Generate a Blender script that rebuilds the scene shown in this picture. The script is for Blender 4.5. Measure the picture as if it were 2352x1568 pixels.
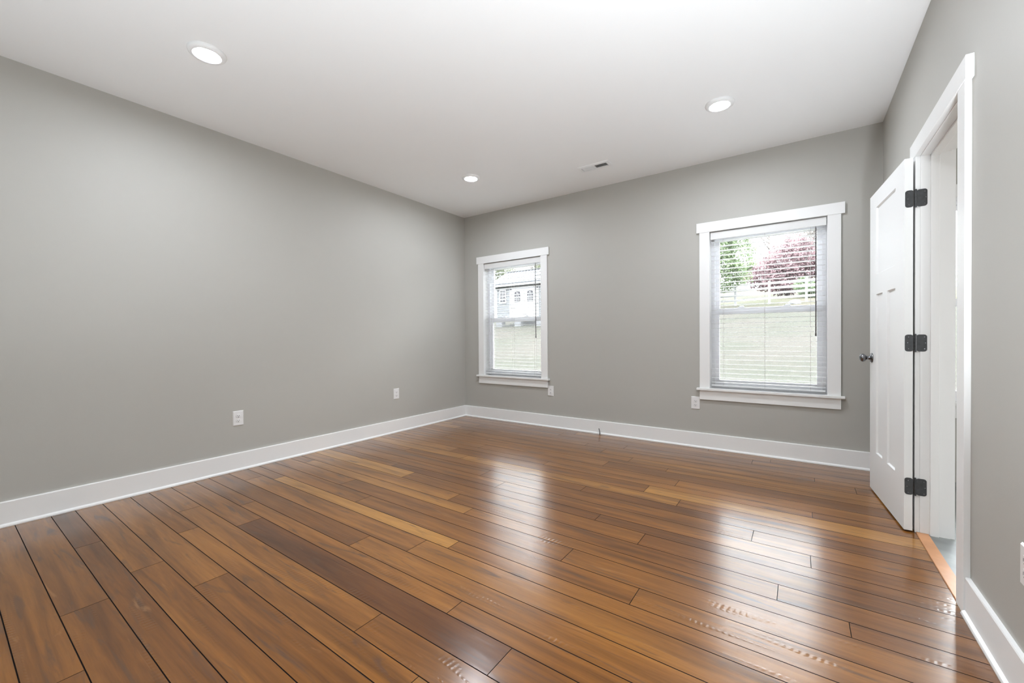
import bpy, bmesh, math, random
from mathutils import Vector, Matrix
from mathutils import noise as mn

for o in list(bpy.data.objects):
    bpy.data.objects.remove(o, do_unlink=True)
SC = bpy.context.scene
COL = SC.collection

# ------------------------------------------------------------------ tuning
SKY = 3.5
SKYTOP = 46.0
LENS = 480.0
FILL = 62.0
FILL2 = 15.0
SIDE = 28.0
# ------------------------------------------------------------------ camera
F, YAW, PITCH, ROLL = 941.7029, 0.6104992, -0.00982183, -0.00736743
CX, CY, CZ = 3.800724, -4.296363, 1.081155
W, H = 4.339, 2.74          # right wall plane, ceiling height; back wall y=0, left wall x=0
YB = -4.95                  # wall behind the camera
fwd = Vector((-math.sin(YAW)*math.cos(PITCH), math.cos(YAW)*math.cos(PITCH), math.sin(PITCH)))
r0 = Vector((math.cos(YAW), math.sin(YAW), 0)); u0 = r0.cross(fwd)
rt = r0*math.cos(ROLL)+u0*math.sin(ROLL); up = -r0*math.sin(ROLL)+u0*math.cos(ROLL)
cam = bpy.data.cameras.new('camera'); co = bpy.data.objects.new('camera', cam); COL.objects.link(co)
m = Matrix((rt, up, -fwd)).transposed().to_4x4(); m.translation = Vector((CX, CY, CZ))
co.matrix_world = m
cam.sensor_width = 36; cam.lens = F/2352*36; cam.clip_start = 0.02; cam.clip_end = 500
SC.camera = co
SC.view_settings.view_transform = 'Standard'; SC.view_settings.look = 'None'
SC.view_settings.gamma = 1; SC.view_settings.use_curve_mapping = False
SC.view_settings.exposure = 0.12
# ------------------------------------------------------------------ world: pale overcast sky
wd = bpy.data.worlds.new('sky'); SC.world = wd; wd.use_nodes = True
nt = wd.node_tree; nt.nodes.clear()
wo = nt.nodes.new('ShaderNodeOutputWorld'); bg = nt.nodes.new('ShaderNodeBackground')
tc = nt.nodes.new('ShaderNodeTexCoord'); nz = nt.nodes.new('ShaderNodeTexNoise'); nz.inputs['Scale'].default_value = 2.2
nz.inputs['Detail'].default_value = 5
rp = nt.nodes.new('ShaderNodeValToRGB')
rp.color_ramp.elements[0].color = (0.86, 0.92, 1.0, 1); rp.color_ramp.elements[1].color = (1.0, 1.0, 1.0, 1)
nt.links.new(tc.outputs['Generated'], nz.inputs['Vector']); nt.links.new(nz.outputs['Fac'], rp.inputs['Fac'])
# overcast brightness rises with height above the horizon
sx = nt.nodes.new('ShaderNodeSeparateXYZ'); nt.links.new(tc.outputs['Generated'], sx.inputs[0])
mr = nt.nodes.new('ShaderNodeMapRange'); mr.interpolation_type = 'SMOOTHSTEP'
mr.inputs['From Min'].default_value = 0.16; mr.inputs['From Max'].default_value = 0.50; mr.inputs['To Min'].default_value = SKY; mr.inputs['To Max'].default_value = SKYTOP
nt.links.new(sx.outputs['Z'], mr.inputs['Value']); nt.links.new(mr.outputs[0], bg.inputs['Strength'])
nt.links.new(rp.outputs['Color'], bg.inputs['Color'])
nt.links.new(bg.outputs[0], wo.inputs[0])
# window portals (guide the sky light through the openings)
def portal(x0, x1, z0, z1, y):
    l = bpy.data.lights.new('window_portal', 'AREA'); l.shape = 'RECTANGLE'; l.size = x1-x0; l.size_y = z1-z0
    l.cycles.is_portal = True
    o = bpy.data.objects.new('window_portal', l); COL.objects.link(o)
    o.location = ((x0+x1)/2, y, (z0+z1)/2); o.rotation_euler = (math.radians(-90), 0, 0)
for a, b in ((0.36, 1.22), (3.12, 3.98), (4.72, 5.4)):
    portal(a, b, 0.62, 2.05, 0.20)
def bounce(x, y, z, sx, sy, e, spread, tilt):
    l = bpy.data.lights.new('ceiling_fill', 'AREA'); l.shape = 'RECTANGLE'; l.size = sx; l.size_y = sy; l.energy = e
    l.color = (0.91, 0.985, 1.065); l.spread = math.radians(spread)
    o = bpy.data.objects.new('ceiling_fill', l); COL.objects.link(o)
    o.location = (x, y, z); o.rotation_euler = (math.radians(180-tilt), 0, 0)
if FILL: bounce(4.20, -3.9, 0.2, 0.2, 0.9, FILL, 130, 10)       # unseen fill lamp added to brighten the ceiling, stands in for bounced flash
if FILL2: bounce(1.9, -4.72, 0.3, 0.8, 0.2, FILL2, 140, 12)  # second added fill, out of view, lifts the left of the ceiling
l = bpy.data.lights.new('doorway_fill', 'AREA'); l.shape = 'RECTANGLE'; l.size = 0.9; l.size_y = 0.5; l.energy = SIDE  # unseen lamp added past the doorway to brighten the left wall
o = bpy.data.objects.new('doorway_fill', l); COL.objects.link(o)
o.location = (6.7, -1.75, 1.35); o.rotation_euler = (math.radians(90), 0, math.radians(90))

# ------------------------------------------------------------------ materials
def mat(name, col=(0.8, 0.8, 0.8), rough=0.5, metal=0.0, spec=0.5, bump=0.0, bscale=60, var=0.0, vscale=4, coat=0.0, emit=None, estr=0):
    M = bpy.data.materials.new(name); M.use_nodes = True
    n = M.node_tree.nodes; L = M.node_tree.links; b = n['Principled BSDF']
    b.inputs['Base Color'].default_value = (*col, 1); b.inputs['Roughness'].default_value = rough
    b.inputs['Metallic'].default_value = metal; b.inputs['Specular IOR Level'].default_value = spec
    b.inputs['Coat Weight'].default_value = coat
    t = n.new('ShaderNodeTexCoord')
    if var:
        z = n.new('ShaderNodeTexNoise'); z.inputs['Scale'].default_value = vscale; z.inputs['Detail'].default_value = 6
        r = n.new('ShaderNodeValToRGB')
        r.color_ramp.elements[0].position = 0.3; r.color_ramp.elements[1].position = 0.7
        r.color_ramp.elements[0].color = (*[c*(1-var) for c in col], 1); r.color_ramp.elements[1].color = (*[min(1, c*(1+var)) for c in col], 1)
        L.new(t.outputs['Object'], z.inputs['Vector']); L.new(z.outputs['Fac'], r.inputs['Fac']); L.new(r.outputs['Color'], b.inputs['Base Color'])
    if bump:
        z = n.new('ShaderNodeTexNoise'); z.inputs['Scale'].default_value = bscale; z.inputs['Detail'].default_value = 3
        bp = n.new('ShaderNodeBump'); bp.inputs['Strength'].default_value = bump; bp.inputs['Distance'].default_value = 0.002
        L.new(t.outputs['Object'], z.inputs['Vector']); L.new(z.outputs['Fac'], bp.inputs['Height']); L.new(bp.outputs['Normal'], b.inputs['Normal'])
    if emit:
        b.inputs['Emission Color'].default_value = (*emit, 1); b.inputs['Emission Strength'].default_value = estr
    return M

WALLC = (0.468, 0.455, 0.418)
M = {}
M['wall'] = mat('greige_wall_paint', WALLC, 0.55, bump=0.10, bscale=220, var=0.012, vscale=1.3, spec=0.35)
M['ceiling'] = mat('white_ceiling_paint', (0.89, 0.89, 0.88), 0.8, bump=0.08, bscale=180, spec=0.2)
M['trim'] = mat('white_trim_paint', (0.88, 0.875, 0.86), 0.32, bump=0.03, bscale=40, spec=0.5)
M['doorpaint'] = mat('white_door_paint', (0.83, 0.83, 0.815), 0.42, bump=0.05, bscale=25, spec=0.3)
M['vinyl'] = mat('white_vinyl', (0.92, 0.92, 0.94), 0.35)
M['plastic'] = mat('white_plastic', (0.82, 0.81, 0.80), 0.3)
M['slot'] = mat('dark_socket_slot', (0.03, 0.03, 0.03), 0.6)
M['valance'] = mat('blind_valance_white', (0.78, 0.775, 0.76), 0.45)
M['wand'] = mat('smoky_wand_plastic', (0.10, 0.09, 0.09), 0.35)
M['cord'] = mat('blind_ladder_cord', (0.62, 0.60, 0.58), 0.8)
M['hinge'] = mat('gunmetal_hinge', (0.075, 0.077, 0.08), 0.42, metal=0.55, var=0.15, vscale=60)
M['knob'] = mat('pewter_knob', (0.20, 0.20, 0.21), 0.22, metal=0.95)
M['gap'] = mat('dark_plank_gap', (0.014, 0.009, 0.008), 0.6, spec=0.15)
M['black'] = mat('black_wire_rubber', (0.012, 0.010, 0.010), 0.5)
M['ventback'] = mat('dark_vent_inside', (0.05, 0.05, 0.05), 0.9)  # dark colour of the sheet behind the vent louvres
M['lens'] = mat('led_lens', (0.9, 0.9, 0.9), 0.5, emit=(0.905, 0.97, 1.06), estr=LENS)
M['ring'] = mat('white_light_trim', (0.85, 0.85, 0.84), 0.4)

# blind slats: thin white faux wood, a little light passes
def slatmat():
    Mx = mat('white_blind_slat', (0.90, 0.90, 0.90), 0.35); n = Mx.node_tree.nodes; L = Mx.node_tree.links
    tr = n.new('ShaderNodeBsdfTranslucent'); tr.inputs['Color'].default_value = (0.9, 0.9, 0.92, 1)
    mx = n.new('ShaderNodeMixShader'); mx.inputs[0].default_value = 0.25
    L.new(n['Principled BSDF'].outputs[0], mx.inputs[1]); L.new(tr.outputs[0], mx.inputs[2]); L.new(mx.outputs[0], n['Material Output'].inputs[0])
    return Mx
M['slat'] = slatmat()

def glassmat():
    Mx = bpy.data.materials.new('window_glass'); Mx.use_nodes = True; n = Mx.node_tree.nodes; L = Mx.node_tree.links; n.clear()
    o = n.new('ShaderNodeOutputMaterial'); t = n.new('ShaderNodeBsdfTransparent'); g = n.new('ShaderNodeBsdfGlossy')
    g.inputs['Roughness'].default_value = 0.02; f = n.new('ShaderNodeFresnel'); f.inputs['IOR'].default_value = 1.45
    t.inputs['Color'].default_value = (0.93, 0.95, 0.95, 1)
    mx = n.new('ShaderNodeMixShader'); L.new(f.outputs[0], mx.inputs[0]); L.new(t.outputs[0], mx.inputs[1]); L.new(g.outputs[0], mx.inputs[2]); L.new(mx.outputs[0], o.inputs[0])
    return Mx
M['glass'] = glassmat()

def screenmat():
    Mx = bpy.data.materials.new('insect_screen_mesh'); Mx.use_nodes = True; n = Mx.node_tree.nodes; L = Mx.node_tree.links; n.clear()
    o = n.new('ShaderNodeOutputMaterial'); t = n.new('ShaderNodeBsdfTransparent'); d = n.new('ShaderNodeBsdfDiffuse')
    d.inputs['Color'].default_value = (0.14, 0.14, 0.14, 1)
    tr = n.new('ShaderNodeBsdfTranslucent'); tr.inputs['Color'].default_value = (0.11, 0.11, 0.11, 1)
    a = n.new('ShaderNodeMixShader'); a.inputs[0].default_value = 0.5; L.new(d.outputs[0], a.inputs[1]); L.new(tr.outputs[0], a.inputs[2])
    mx = n.new('ShaderNodeMixShader'); mx.inputs[0].default_value = 0.30
    L.new(t.outputs[0], mx.inputs[1]); L.new(a.outputs[0], mx.inputs[2]); L.new(mx.outputs[0], o.inputs[0])
    return Mx
M['screen'] = screenmat()

def N(nt, typ, **kw):
    n = nt.nodes.new(typ)
    for k, v in kw.items():
        if k in n.inputs: n.inputs[k].default_value = v
        else: setattr(n, k, v)
    return n

def woodmat():
    Mx = bpy.data.materials.new('hand_scraped_plank_floor'); Mx.use_nodes = True
    nt = Mx.node_tree; n = nt.nodes; L = nt.links; b = n['Principled BSDF']
    tc = n.new('ShaderNodeTexCoord'); at = n.new('ShaderNodeAttribute'); at.attribute_name = 'plank'
    sp = n.new('ShaderNodeSeparateColor'); L.new(at.outputs['Color'], sp.inputs[0])
    off = n.new('ShaderNodeVectorMath'); off.operation = 'SCALE'; off.inputs[0].default_value = (17.3, 9.1, 31.7)
    L.new(sp.outputs[1], off.inputs['Scale'])
    ad = n.new('ShaderNodeVectorMath'); ad.operation = 'ADD'; L.new(tc.outputs['Object'], ad.inputs[0]); L.new(off.outputs[0], ad.inputs[1])
    def noise(scale, s, det, dist=0.0, rough=0.55):
        mp = n.new('ShaderNodeMapping'); mp.inputs['Scale'].default_value = s; L.new(ad.outputs[0], mp.inputs['Vector'])
        z = n.new('ShaderNodeTexNoise'); z.inputs['Scale'].default_value = scale; z.inputs['Detail'].default_value = det
        z.inputs['Distortion'].default_value = dist; z.inputs['Roughness'].default_value = rough
        L.new(mp.outputs[0], z.inputs['Vector']); return z
    def ramp(src, pts):
        r = n.new('ShaderNodeValToRGB'); e = r.color_ramp.elements
        e[0].position, e[0].color = pts[0][0], (*pts[0][1], 1); e[1].position, e[1].color = pts[-1][0], (*pts[-1][1], 1)
        for p, c in pts[1:-1]:
            q = e.new(p); q.color = (*c, 1)
        L.new(src, r.inputs['Fac']); return r
    def mixc(bt, fac, a, c):
        mx = n.new('ShaderNodeMix'); mx.data_type = 'RGBA'; mx.blend_type = bt
        if isinstance(fac, float): mx.inputs[0].default_value = fac
        else: L.new(fac, mx.inputs[0])
        L.new(a, mx.inputs[6])
        if isinstance(c, tuple): mx.inputs[7].default_value = (*c, 1)
        else: L.new(c, mx.inputs[7])
        return mx.outputs[2]
    # plank base tone from the per-plank attribute
    base = ramp(sp.outputs[0], [(0.0, (0.105, 0.033, 0.004)), (0.35, (0.178, 0.064, 0.008)), (0.65, (0.236, 0.091, 0.014)), (1.0, (0.385, 0.178, 0.035))])
    g1 = noise(1.0, (1.1, 15, 1), 5, 0.6)        # broad figure
    c = mixc('MULTIPLY', 1.0, base.outputs[0], ramp(g1.outputs['Fac'], [(0.25, (0.48, 0.45, 0.45)), (0.5, (1, 1, 1)), (0.75, (1.35, 1.42, 1.5))]).outputs[0])
    g2 = noise(1.0, (4.5, 95, 1), 6, 0.3, 0.65)  # fine grain
    c = mixc('MULTIPLY', 1.0, c, ramp(g2.outputs['Fac'], [(0.3, (0.84, 0.82, 0.80)), (0.7, (1.10, 1.10, 1.10))]).outputs[0])
    g3 = noise(1.0, (2.0, 17, 1), 4, 1.2)        # dark mineral streaks
    msk = ramp(g3.outputs['Fac'], [(0.58, (0, 0, 0)), (0.72, (0.85, 0.85, 0.85))])
    c = mixc('MIX', msk.outputs[0], c, (0.085, 0.042, 0.022))
    g4 = noise(1.0, (2.6, 30, 1), 3, 1.0)        # pale flecks
    msk2 = ramp(g4.outputs['Fac'], [(0.66, (0, 0, 0)), (0.76, (0.40, 0.40, 0.40))])
    c = mixc('MIX', msk2.outputs[0], c, (0.36, 0.175, 0.065))
    L.new(c, b.inputs['Base Color'])
    # roughness
    rg = ramp(noise(1.0, (2, 9, 1), 3).outputs['Fac'], [(0.3, (0.30,)*3), (0.7, (0.38,)*3)])
    L.new(rg.outputs[0], b.inputs['Roughness']); b.inputs['Specular IOR Level'].default_value = 0.12
    b.inputs['Coat Weight'].default_value = 1.0; b.inputs["Coat IOR"].default_value = 1.43; b.inputs['Coat Roughness'].default_value = 0.20
    # scraped chatter marks: short ripples along the plank, only in patches
    mp = n.new('ShaderNodeMapping'); mp.inputs['Scale'].default_value = (1, 0.35, 1); mp.inputs['Rotation'].default_value = (0, 0, 0.5); L.new(ad.outputs[0], mp.inputs['Vector'])
    wv = n.new('ShaderNodeTexWave'); wv.wave_type = 'BANDS'; wv.bands_direction = 'X'; wv.inputs['Scale'].default_value = 17.0
    wv.inputs['Distortion'].default_value = 1.0; wv.inputs['Detail'].default_value = 1; wv.inputs['Detail Scale'].default_value = 3; L.new(mp.outputs[0], wv.inputs['Vector'])
    pm = ramp(noise(1.0, (2.2, 22, 1), 2, 0.4).outputs['Fac'], [(0.60, (0, 0, 0)), (0.70, (1, 1, 1))])
    mul = n.new('ShaderNodeMath'); mul.operation = 'MULTIPLY'; L.new(wv.outputs['Fac'], mul.inputs[0]); L.new(pm.outputs[0], mul.inputs[1])
    b1 = n.new('ShaderNodeBump'); b1.inputs['Strength'].default_value = 0.42; b1.inputs['Distance'].default_value = 0.0012; L.new(mul.outputs[0], b1.inputs['Height'])
    b2 = n.new('ShaderNodeBump'); b2.inputs['Strength'].default_value = 0.22; b2.inputs['Distance'].default_value = 0.004
    und = noise(1.0, (3.0, 12, 1), 2, 0.0); L.new(und.outputs['Fac'], b2.inputs['Height']); L.new(b1.outputs[0], b2.inputs['Normal'])
    L.new(b2.outputs[0], b.inputs['Normal']); L.new(b2.outputs[0], b.inputs['Coat Normal'])
    return Mx
M['wood'] = woodmat()
M['oak'] = mat('pale_oak_threshold', (0.56, 0.27, 0.125), 0.4, var=0.12, vscale=9)
M['greyfloor'] = mat('grey_stone_vinyl', (0.26, 0.275, 0.265), 0.4, var=0.3, vscale=5)

# ------------------------------------------------------------------ helpers
def obj(name, bm, material, parent=None, smooth=False, bevel=0.0, recalc=True):
    if recalc: bmesh.ops.recalc_face_normals(bm, faces=bm.faces[:])
    me = bpy.data.meshes.new(name); bm.to_mesh(me); bm.free()
    mats = material if isinstance(material, (list, tuple)) else [material]
    for q in mats: me.materials.append(q)
    if smooth:
        for p in me.polygons: p.use_smooth = True
    o = bpy.data.objects.new(name, me); COL.objects.link(o)
    if parent: o.parent = parent
    if bevel:
        md = o.modifiers.new('bevel', 'BEVEL'); md.width = bevel; md.segments = 2; md.limit_method = 'ANGLE'; md.angle_limit = math.radians(50)
    return o

def tag(o, label, cat, group=None, kind=None):
    o['label'] = label; o['category'] = cat
    if group: o['group'] = group
    if kind: o['kind'] = kind
    return o

def empty(name, loc, label, cat, group=None, kind=None, rz=0):
    o = bpy.data.objects.new(name, None); COL.objects.link(o); o.location = loc; o.rotation_euler = (0, 0, rz); o.empty_display_size = 0.1
    return tag(o, label, cat, group, kind)

def BM(): return bmesh.new()
def box(bm, x0, x1, y0, y1, z0, z1, mi=0, mtx=None):
    vs = [bm.verts.new((x, y, z)) for x in (x0, x1) for y in (y0, y1) for z in (z0, z1)]
    if mtx: 
        for v in vs: v.co = mtx @ v.co
    for f in ((0, 1, 3, 2), (4, 6, 7, 5), (0, 4, 5, 1), (2, 3, 7, 6), (0, 2, 6, 4), (1, 5, 7, 3)):
        q = bm.faces.new([vs[i] for i in f]); q.material_index = mi
    return bm
def B(*a, **k): return box(BM(), *a, **k)

def lathe(bm, prof, axis, org, seg=32, mi=0):
    """prof: list of (radius, distance along axis)"""
    ax = Vector(axis).normalized(); t = Vector((0, 0, 1)) if abs(ax.z) < .9 else Vector((1, 0, 0))
    e1 = ax.cross(t).normalized(); e2 = ax.cross(e1); org = Vector(org); rings = []
    for r, d in prof:
        if r < 1e-6: rings.append([bm.verts.new(org+ax*d)])
        else: rings.append([bm.verts.new(org+ax*d+(e1*math.cos(2*math.pi*i/seg)+e2*math.sin(2*math.pi*i/seg))*r) for i in range(seg)])
    for a, b in zip(rings, rings[1:]):
        for i in range(seg):
            j = (i+1) % seg
            if len(a) == 1 and len(b) == 1: continue
            if len(a) == 1: f = bm.faces.new((a[0], b[i], b[j]))
            elif len(b) == 1: f = bm.faces.new((a[i], b[0], a[j]))
            else: f = bm.faces.new((a[i], b[i], b[j], a[j]))
            f.material_index = mi
    return bm

def tube(bm, pts, r, seg=8, mi=0):
    pts = [Vector(p) for p in pts]; rings = []
    for i, p in enumerate(pts):
        d = (pts[min(i+1, len(pts)-1)]-pts[max(i-1, 0)]).normalized(); t = Vector((0, 0, 1)) if abs(d.z) < .95 else Vector((1, 0, 0))
        e1 = d.cross(t).normalized(); e2 = d.cross(e1); rr = r[i] if isinstance(r, (list, tuple)) else r
        rings.append([bm.verts.new(p+(e1*math.cos(2*math.pi*k/seg)+e2*math.sin(2*math.pi*k/seg))*rr) for k in range(seg)])
    for a, b in zip(rings, rings[1:]):
        for k in range(seg):
            bm.faces.new((a[k], b[k], b[(k+1) % seg], a[(k+1) % seg])).material_index = mi
    bm.faces.new(rings[0][::-1]).material_index = mi; bm.faces.new(rings[-1]).material_index = mi
    return bm

def extrude_profile(bm, prof, p0, p1, nrm):
    """prof: (out, z) points; out measured along nrm (horizontal, into the room)"""
    p0 = Vector(p0); p1 = Vector(p1); n = Vector(nrm)
    a = [bm.verts.new(p0+n*o+Vector((0, 0, z))) for o, z in prof]; b = [bm.verts.new(p1+n*o+Vector((0, 0, z))) for o, z in prof]
    k = len(prof)
    for i in range(k):
        bm.faces.new((a[i], a[(i+1) % k], b[(i+1) % k], b[i]))
    bm.faces.new(a); bm.faces.new(b[::-1])
    return bm

def rrect(bm, w, h, r, t, mtx, seg=5, mi=0):
    """rounded plate, w x h in local x,z, thickness t along local y, centred"""
    pts = []
    for cx, cz, a0 in ((w/2-r, h/2-r, 0), (-w/2+r, h/2-r, 90), (-w/2+r, -h/2+r, 180), (w/2-r, -h/2+r, 270)):
        for i in range(seg+1):
            a = math.radians(a0+90*i/seg); pts.append((cx+r*math.cos(a), cz+r*math.sin(a)))
    A = [bm.verts.new(mtx @ Vector((x, 0, z))) for x, z in pts]; C = [bm.verts.new(mtx @ Vector((x, t, z))) for x, z in pts]
    k = len(pts)
    for i in range(k): bm.faces.new((A[i], A[(i+1) % k], C[(i+1) % k], C[i])).material_index = mi
    bm.faces.new(A).material_index = mi; bm.faces.new(C[::-1]).material_index = mi
    return bm

def wall_cells(axis, c0, c1, u0, u1, z0, z1, holes):
    """slab normal to axis with rectangular holes (ua,ub,za,zb), built as one welded shell"""
    us = sorted({u0, u1, *[h[0] for h in holes], *[h[1] for h in holes]}); zs = sorted({z0, z1, *[h[2] for h in holes], *[h[3] for h in holes]})
    def solid(i, j):
        if i < 0 or j < 0 or i >= len(us)-1 or j >= len(zs)-1: return False
        uc = (us[i]+us[i+1])/2; zc = (zs[j]+zs[j+1])/2
        return not any(h[0] < uc < h[1] and h[2] < zc < h[3] for h in holes)
    bm = BM(); V = {}
    def v(c, u, z):
        k = (c, round(u, 5), round(z, 5))
        if k not in V: V[k] = bm.verts.new((c, u, z) if axis == 'x' else (u, c, z))
        return V[k]
    for i in range(len(us)-1):
        for j in range(len(zs)-1):
            if not solid(i, j): continue
            a, b, c, d = us[i], us[i+1], zs[j], zs[j+1]
            for cc in (c0, c1): bm.faces.new((v(cc, a, c), v(cc, b, c), v(cc, b, d), v(cc, a, d)))
            if not solid(i-1, j): bm.faces.new((v(c0, a, c), v(c1, a, c), v(c1, a, d), v(c0, a, d)))
            if not solid(i+1, j): bm.faces.new((v(c0, b, c), v(c1, b, c), v(c1, b, d), v(c0, b, d)))
            if not solid(i, j-1): bm.faces.new((v(c0, a, c), v(c1, a, c), v(c1, b, c), v(c0, b, c)))
            if not solid(i, j+1): bm.faces.new((v(c0, a, d), v(c1, a, d), v(c1, b, d), v(c0, b, d)))
    return bm

# ------------------------------------------------------------------ room shell
JF, JN = -1.212, -1.930          # faces of the door jambs
XR2 = 4.455                      # far face of the right wall
WIN = [(0.345, 1.235), (3.1045, 3.9945)]
WZ0, WZ1 = 0.582, 2.070
W3 = (4.69, 5.45)
XE, YW = 7.0, -3.2
S = 'structure'
tag(obj('wall_back', wall_cells('y', 0.0, 0.17, -0.17, XE, -0.25, H+0.1, [(a-.012, b+.012, WZ0-.012, WZ1+.012) for a, b in WIN+[W3]]), M['wall']),
    'greige painted far wall holding the two blinded windows', 'wall', kind=S)
tag(obj('wall_left', B(-0.17, 0, YB-.15, 0.0, -0.25, H+0.1), M['wall']), 'plain light greige wall on the left with two outlets', 'wall', kind=S)
tag(obj('wall_right', wall_cells('x', W, XR2, YB-.15, 0.0, -0.25, H+0.1, [(JN-.018, JF+.018, -0.25, 2.058)]), M['wall']),
    'greige wall on the right around the white doorway', 'wall', kind=S)
tag(obj('wall_front', B(0.0, W, YB-.15, YB, -0.25, H+0.1), M['wall']), 'greige wall closing the room behind the viewpoint', 'wall', kind=S)
tag(obj('ceiling', B(-0.17, XE, YB-.15, 0.17, H, H+0.12), M['ceiling']), 'smooth white ceiling with round lights', 'ceiling', kind=S)
# small room beyond the doorway
tag(obj('wall_side_room_end', B(XR2, XE, YW-.1, YW, -0.25, H), M['trim']), 'pale wall of the side room beyond the doorway', 'wall', kind=S)
tag(obj('wall_side_room_far', B(XE, XE+.1, YW-.1, 0.17, -0.25, H), M['trim']), 'pale far wall of the side room beyond the doorway', 'wall', kind=S)
tag(obj('floor_side_room', B(W+.030, XE, YW, 0.0, -0.12, 0.0), M['greyfloor']), 'mottled grey stone-look floor beyond the doorway', 'floor', kind=S)
tag(obj('trim_threshold', B(W-.016, W+.034, JN, JF, -0.01, 0.006), M['oak'], bevel=.002), 'pale orange oak strip at the foot of the doorway', 'threshold', kind=S)

# ---- plank floor, rows run along x
rows = [0.03, -0.085, -0.180, -0.320, -0.450, -0.545, -0.688, -0.825, -0.914, -1.065, -1.207, -1.302, -1.445, -1.570, -1.675, -1.820, -1.952,
        -2.048, -2.187, -2.317, -2.414, -2.553, -2.682, -2.772, -2.912, -3.045, -3.139, -3.280, -3.405, -3.503, -3.640, -3.765, -3.868,
        -4.010, -4.140, -4.235, -4.375, -4.505, -4.60, -4.74, -4.87, YB]
jx = [1.25, 3.60, 3.473, 2.41, 2.05, 2.277, 2.588, 2.925, 2.453, 3.065, 2.02, 2.913, 3.16, 2.54, 1.748, 2.0, 2.812, 1.264, 1.88, 2.108, 1.01, 1.392,
      0.473, 0.32, 1.873, 0.82, 1.135, 0.608, 0.957, 1.631, 1.251, 0.715, 1.427, 1.878, 1.2, 0.6, 1.5, 1.0, 0.3, 1.7, 0.9]
special = {(22, 0.473): 0.93, (27, 0.608): 0.60, (14, 1.748): 0.45, (13, 2.54): 0.25, (11, 2.913): 0.9, (6, 2.588): 0.7, (8, 2.453): 0.3,
           (23, 0.32): 0.62, (23, 2.18): 0.68, (26, 1.135): 0.05, (28, 0.957): 0.62, (28, 2.806): 0.85, (29, -0.219): 0.62, (29, 1.631): 0.42, (30, 1.251): 0.40,
           (30, -0.6): 0.5, (31, 0.715): 0.30, (31, -1.135): 0.12, (32, -0.42): 0.42, (32, 1.427): 0.38, (27, -1.24): 0.55, (24, 0.023): 0.30, (25, 0.82): 0.60, (21, 1.392): 0.50}
rnd = random.Random(11)
bm = BM(); lay = bm.loops.layers.float_color.new('plank')
FX0, FX1 = 0.0, W-.002
for i in range(len(rows)-1):
    y1, y0 = rows[i], rows[i+1]; y1 = min(y1, 0.0)
    js = []; x = jx[i]
    while x > FX0+.12: x -= 1.847
    x += 1.847
    while x < FX1-.12: js.append(x); x += 1.847
    edges = [FX0]+js+[FX1]
    for k in range(len(edges)-1):
        a, b = edges[k], edges[k+1]
        tone = min(1, max(0, rnd.gauss(0.5, 0.13))); st = a if k else js[0]-1.847 if js else a
        for (ri, sx), t in special.items():
            if ri == i and abs(sx-st) < .05: tone = t
        col = (tone, rnd.random(), rnd.random(), 1)
        g, e, d = 0.0019, 0.0013, 0.0026
        T = [bm.verts.new(c) for c in ((a+e, y0+g, 0), (b-e, y0+g, 0), (b-e, y1-g, 0), (a+e, y1-g, 0))]
        Lw = [bm.verts.new(c) for c in ((a, y0, -d), (b, y0, -d), (b, y1, -d), (a, y1, -d))]
        f = bm.faces.new(T)
        for l in f.loops: l[lay] = col
        for q in range(4):
            f = bm.faces.new((T[q], Lw[q], Lw[(q+1) % 4], T[(q+1) % 4])); f.material_index = 1
            for l in f.loops: l[lay] = col
fb = bm.verts
box(bm, FX0, FX1, YB, 0.0, -0.12, -0.0026, mi=1)
tag(obj('floor', bm, [M['wood'], M['gap']], recalc=False), 'glossy brown wood plank floor of mixed plank widths', 'floor', kind=S)

# ---- baseboards with shoe moulding
prof = [(0, 0.0), (0.026, 0.0), (0.027, 0.006), (0.0245, 0.013), (0.018, 0.018), (0.0150, 0.0195), (0.0150, 0.143), (0.0125, 0.147), (0.0, 0.147)]
tag(obj('baseboard_left', extrude_profile(BM(), prof, (0, YB, 0), (0, 0, 0), (1, 0, 0)), M['trim']), 'tall white baseboard along the left wall', 'baseboard', kind=S)
tag(obj('baseboard_back', extrude_profile(BM(), prof, (0.0, 0, 0), (W, 0, 0), (0, -1, 0)), M['trim']), 'tall white baseboard under the two windows', 'baseboard', kind=S)
tag(obj('baseboard_right_near', extrude_profile(BM(), prof, (W, YB, 0), (W, -2.0155, 0), (-1, 0, 0)), M['trim']), 'white baseboard on the right wall nearer than the doorway', 'baseboard', kind=S)
tag(obj('baseboard_right_far', extrude_profile(BM(), prof, (W, -1.116, 0), (W, -0.0, 0), (-1, 0, 0)), M['trim']), 'white baseboard hidden behind the open door', 'baseboard', kind=S)

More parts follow.
